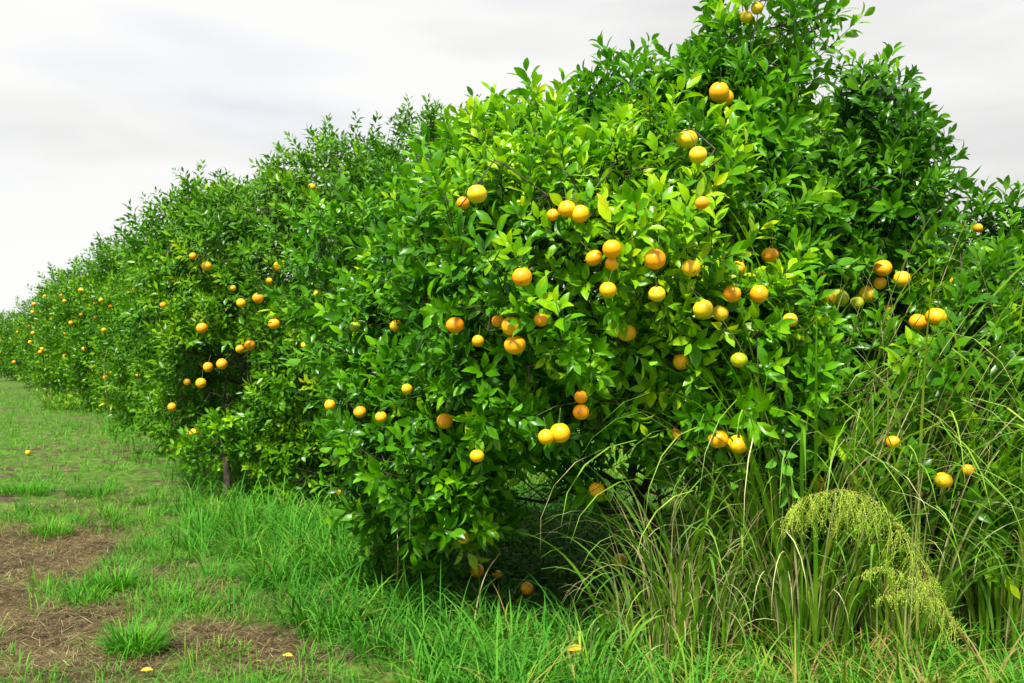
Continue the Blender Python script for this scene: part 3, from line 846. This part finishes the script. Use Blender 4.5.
clumps = [(590, 675, .42, 40, .42, 'sparse low tall-grass clump at the left end, beside the dark hollow under the front tree'),
          (655, 655, .86, 80, .50, 'straw-coloured grass clump arching in front of the trunk of the front tree'),
          (695, 655, 1.15, 120, .50, 'tangled half-dry grass clump below the twin oranges low on the front tree'),
          (748, 630, 1.85, 130, .42, 'tall green and tan grass clump between the front tree and the plume weed'),
          (800, 655, 1.95, 150, .36, 'tall arching grass clump directly below the greenish oranges'),
          (850, 628, 2.25, 160, .32, 'tallest grass clump, broad pale blades standing behind the plume weed'),
          (905, 655, 1.9, 140, .34, 'tall grass clump just right of the plume weed tip, below the pair of oranges'),
          (955, 625, 1.95, 130, .40, 'grass clump with hanging blades in front of the lone low orange at the right'),
          (1003, 655, 1.8, 120, .45, 'tan grass clump at the right edge against the dark tree'),
          (1050, 635, 1.9, 110, .45, 'tall grass clump cut by the right edge of the picture')]
for i, (px, py, h, n, dry, lab) in enumerate(clumps): tall_clump(px, py, h, n, dry, lab, 200 + i)

# ---------------------------------------------------------- plume weed
def bez(P, n):
    P = np.array(P, float); t = np.linspace(0, len(P) - 1, n); i = np.minimum(t.astype(int), len(P) - 2); f = (t - i)[:, None]
    Q = np.concatenate([P[:1] * 2 - P[1:2], P, P[-1:] * 2 - P[-2:-1]])
    a, b, c, d = Q[i], Q[i + 1], Q[i + 2], Q[i + 3]
    return .5 * (2 * b + (c - a) * f + (2 * a - 5 * b + 4 * c - d) * f ** 2 + (3 * b - a - 3 * c + d) * f ** 3)

def plume_weed():
    g = np.random.default_rng(300)
    Y = 3.75
    base = ground_pt(1000, 712); base[1] = 3.75; base[0] = (1000 - CX) / F * Y; base[2] = ground_z(base[0], base[1])
    root = thing('flowering_weed', base, 'arching weed with drooping yellow-green plumes in front of the tall grass', 'weed')
    pts = [base] + [at(*q) for q in ((975, 655, 3.74), (945, 612, 3.72), (925, 575, 3.68), (898, 528, 3.62), (868, 498, 3.56), (838, 490, 3.52), (808, 497, 3.5), (790, 512, 3.48))]
    C = bez(pts, 60)
    V, T = path_tube(C - base, np.linspace(.006, .0014, 60), 6)
    obj('stem', make_mesh('stem', V, T, mats=[M['stem']]), root)
    def plume(C, lo, L0, name='plume', per=5):
        S_, Fv, Ft, k, tn = [], [], [], 0, []
        n = len(C); oc = np.array([(.7, 0, 0), (-.7, 0, 0), (0, .7, 0), (0, -.7, 0), (.3, 0, 2.2), (-.3, 0, -2.2)], float)
        of = np.array([(0, 2, 4), (2, 1, 4), (1, 3, 4), (3, 0, 4), (2, 0, 5), (1, 2, 5), (3, 1, 5), (0, 3, 5)])
        for i in range(int(n * lo), n):
            f = (i - n * lo) / (n * (1 - lo))
            for q in range(per):
                tang = norm(C[min(i + 1, n - 1)] - C[i - 1])
                d = norm(g.normal(0, 1, 3) * np.array([1, .8, .3]) + tang * .4 + np.array([0, 0, .15]))
                Ls = L0 * (.30 + .70 * math.sin(math.pi * min(1, f * .85 + .10))) * g.uniform(.6, 1.1)
                s = np.linspace(0, 1, 7)[:, None]
                B = C[i] + d * s * Ls * .55 + np.array([0, 0, -1]) * (s ** 1.6) * Ls * .85
                S_.append(path_tube(B - base, np.linspace(.0010, .0005, 7), 3))
                m = 18
                tt = g.uniform(.12, 1, m); Bp = np.stack([np.interp(tt, s[:, 0], B[:, a]) for a in range(3)], 1) - base + g.normal(0, .0055, (m, 3))
                rr = g.uniform(.0010, .0023, m)
                Fv.append((Bp[:, None] + oc[None] * rr[:, None, None]).reshape(-1, 3)); Ft.append((of[None] + (np.arange(m) * 6)[:, None, None]).reshape(-1, 3) + k); k += m * 6
                tn.append(np.repeat(np.clip(g.normal(.45, .25, m), 0, 1), 6))
        sv, st = join(S_); V = np.concatenate(Fv + [sv]); T = np.concatenate(Ft + [st + k]); tn = np.concatenate(tn + [np.full(len(sv), .35)])
        obj(name, make_mesh(name, V, T, tone=tn, mats=[M['plume']]), root)
    plume(C, .20, .25)
    for pl in ([C[22], at(925, 585, 3.6), at(890, 568, 3.5), at(865, 572, 3.45)], [C[18], at(935, 600, 3.65), at(905, 590, 3.55), at(880, 598, 3.5)]):
        D = bez(pl, 26); V, T = path_tube(D - base, np.linspace(.003, .001, 26), 5)
        obj('side_stem', make_mesh('side_stem', V, T, mats=[M['stem']]), root); plume(D, .15, .085, per=2)
    # narrow leaves on the bare part of the stem
    idx = g.integers(3, 34, 60); P = C[idx] - base
    V, T, t = blades(P, g.uniform(.05, .12, 60), g.uniform(.004, .008, 60), g.uniform(0, 6.28, 60), g.uniform(.5, 1.4, 60), g.uniform(.2, 1.2, 60), np.clip(g.normal(.5, .12, 60), 0, 1), 4)
    obj('foliage', make_mesh('foliage', V, T, tone=t, mats=[M['reed']]), root)
plume_weed()

# ----------------------------------------- small sapling by the second tree
def sapling():
    g = np.random.default_rng(310); b = ground_pt(227, 500)
    root = thing('orange_sapling', b, 'small citrus sapling with a bare stub of trunk beside the long grass', 'sapling')
    P = np.array([(0, 0, -.05), (0, 0, .12), (.01, 0, .26), (-.02, 0, .42), (-.05, 0, .62)])
    V, T = path_tube(P, [.055, .043, .040, .03, .015], 9); obj('trunk', make_mesh('trunk', V, T, mats=[M['bark']]), root)
    tips = np.array([(-.22, 0, .62), (-.05, -.1, .78), (.12, 0, .66), (.22, .05, .52), (-.30, -.05, .45)]); parts = []
    for q in tips: parts.append(path_tube(bez([P[3], (P[3] + q) / 2 + np.array([0, 0, .06]), q], 8), np.linspace(.012, .003, 8), 5))
    V, T = join(parts); obj('branch', make_mesh('branch', V, T, mats=[M['bark']]), root)
    n = 70; pos = tips[g.integers(0, 5, n)] + g.normal(0, .10, (n, 3)); dirs = norm(g.normal(0, .6, (n, 3)) + np.array([0, 0, .5]))
    V, T, TO, MI = stamp(TPL_NEAR, pos, dirs, g.uniform(.6, 1.0, n), g.normal(.55, .07, n), np.zeros(3), g)
    obj('crown', make_mesh('crown', V, T, tone=TO, mats=[M['leaf_bright'], M['twig']], midx=MI), root)
sapling()

# pale dry stalks leaning on the fourth tree
def stalk(pts, r, label, cat='dry stalk', name='dry_stalk'):
    P = bez(pts, 24); b = P[0].copy(); V, T = path_tube(P - b, np.linspace(r, r * .35, 24), 5)
    o = obj(name, make_mesh(name, V, T, tone=np.full(len(V), .8), mats=[M['straw']])); o.location = Vector(b)
    tag(o, label, cat)
stalk([ground_pt(110, 432), at(107, 398, 14.2), at(104, 366, 14.0), at(107, 350, 13.9)], .012, 'pale dry stalk standing before the distant fruited trees')
stalk([ground_pt(397, 592), at(398, 560, 4.6), at(397, 525, 4.62)], .005, 'thin dry stalk beneath the low left side of the front tree')
stalk([ground_pt(472, 640), at(478, 600, 4.6), at(487, 572, 4.62), at(500, 553, 4.64)], .005, 'slender brown stalk leaning out of the lush grass toward the hollow')

# ------------------------------------------------------- fallen fruit, leaves
def fallen_orange(px, py, size, label, dz=.03):
    g = np.random.default_rng(int(px)); p = ground_pt(px, py)
    s = size * p[1] / F / .082
    o = obj('fallen_orange', orange_mesh('peel', int(px) % 5)); o.location = Vector(p + np.array([0, 0, dz + .03 * s])); o.rotation_euler = (1.2, .5, px); o.scale = (s, s, s)
    tag(o, label, 'orange', 'fallen oranges on the ground')
fallen_orange(477, 590, 14, 'fallen orange in the shaded hollow, left one of the close pair', .10)
fallen_orange(497, 584, 10, 'smaller fallen orange, right one of the close pair in the hollow', .06)
fallen_orange(527, 604, 13, 'fallen orange lying alone in the dark weeds', .09)
fallen_orange(620, 585, 15, 'fallen orange caught in the dry grass right of the hollow', .14)
fallen_orange(28, 456, 5, 'distant fallen orange on the open grass track', .02)
fallen_orange(338, 500, 7, 'fallen orange in the shade behind the low left side of the front tree', .10)

def fallen_leaf(px, py, ang, label, dz=.02, s=.10):
    p = ground_pt(px, py); lv, lt = leaf_geo(True)
    V = lv * s; V[:, 1] *= 1.1
    o = obj('fallen_leaf', make_mesh('fallen_leaf', V, lt, tone=np.full(len(V), ang % 1), mats=[M['fallen']]))
    o.location = Vector(p + np.array([0, 0, dz])); o.rotation_euler = (.35, -.1, ang)
    tag(o, label, 'leaf', 'yellow fallen leaves')
fallen_leaf(566, 690, .3, 'yellow fallen leaf lying on the long grass at the bottom centre', .20, .095)
fallen_leaf(262, 668, 2.9, 'yellow leaf on the dry thatch, left of the pair', .025, .055)
fallen_leaf(282, 662, -.2, 'yellow leaf on the dry thatch, right of the pair', .025, .06)
fallen_leaf(140, 684, .1, 'yellow leaf by the nearest grass tuft at the bottom edge', .03, .06)

# --------------------------------------------------------------- world, sun
SUN_EL, SUN_AZ = 56.0, 200.0      # azimuth measured clockwise from +Y: behind the camera, a little to the left
def world():
    w = bpy.data.worlds.new('World'); scene.world = w; w.use_nodes = True
    nt = w.node_tree; N, Lk = nt.nodes, nt.links; N.clear()
    sky = N.new('ShaderNodeTexSky'); sky.sky_type = 'NISHITA'; sky.sun_disc = False
    sky.sun_elevation = R(SUN_EL); sky.sun_rotation = R(SUN_AZ)
    tc = N.new('ShaderNodeTexCoord'); mp = N.new('ShaderNodeMapping'); mp.inputs['Scale'].default_value = (1.0, 1.0, 4.0); mp.inputs['Location'].default_value = (.3, .1, .4)
    Lk.new(tc.outputs['Generated'], mp.inputs['Vector'])
    nz = N.new('ShaderNodeTexNoise'); nz.inputs['Scale'].default_value = 1.7; nz.inputs['Detail'].default_value = 5; nz.inputs['Roughness'].default_value = .5
    Lk.new(mp.outputs[0], nz.inputs['Vector'])
    # cloud brightness varies gently
    cr = ramp(N, [(.30, (4.4, 4.37, 4.36)), (.48, (5.38, 5.36, 5.34)), (.7, (5.5, 5.48, 5.44))]); Lk.new(nz.outputs['Fac'], cr.inputs[0])
    n2 = N.new('ShaderNodeTexNoise'); n2.inputs['Scale'].default_value = 1.1; n2.inputs['Detail'].default_value = 3
    Lk.new(mp.outputs[0], n2.inputs['Vector'])
    fr = ramp(N, [(.32, (.55, .55, .55)), (.46, (1, 1, 1))]); Lk.new(n2.outputs['Fac'], fr.inputs[0])
    mx = N.new('ShaderNodeMix'); mx.data_type = 'RGBA'; Lk.new(fr.outputs[0], mx.inputs[0]); Lk.new(sky.outputs[0], mx.inputs[6]); Lk.new(cr.outputs[0], mx.inputs[7])
    bg = N.new('ShaderNodeBackground'); bg.inputs['Strength'].default_value = .1; Lk.new(mx.outputs[2], bg.inputs['Color'])
    o = N.new('ShaderNodeOutputWorld'); Lk.new(bg.outputs[0], o.inputs[0])
world()
sl = bpy.data.lights.new('sun', 'SUN'); sl.energy = 5.0; sl.angle = R(6); sl.color = (1, .96, .88)
so = bpy.data.objects.new('sun', sl); col.objects.link(so)
az, el = R(SUN_AZ), R(SUN_EL)
sd = Vector((math.sin(az) * math.cos(el), math.cos(az) * math.cos(el), math.sin(el)))
so.rotation_euler = sd.to_track_quat('Z', 'Y').to_euler(); so.location = (0, -5, 12)

cam = bpy.data.cameras.new('camera'); cam.sensor_width = 36; cam.lens = F / 1024 * 36; cam.clip_end = 3000; cam.clip_start = .05
co = bpy.data.objects.new('camera', cam); col.objects.link(co); co.location = (0, 0, CAMH); co.rotation_euler = (R(90), 0, 0)
cam.dof.use_dof = True; cam.dof.focus_distance = 4.3; cam.dof.aperture_fstop = 6.0
scene.camera = co
vs = scene.view_settings; vs.view_transform = 'Standard'; vs.look = 'None'; vs.gamma = 1; vs.exposure = 0.85; vs.use_curve_mapping = False
scene.cycles.max_bounces = 8; scene.cycles.diffuse_bounces = 4; scene.cycles.transmission_bounces = 4
print('POLYS', sum(len(o.data.polygons) for o in scene.objects if o.type == 'MESH'))
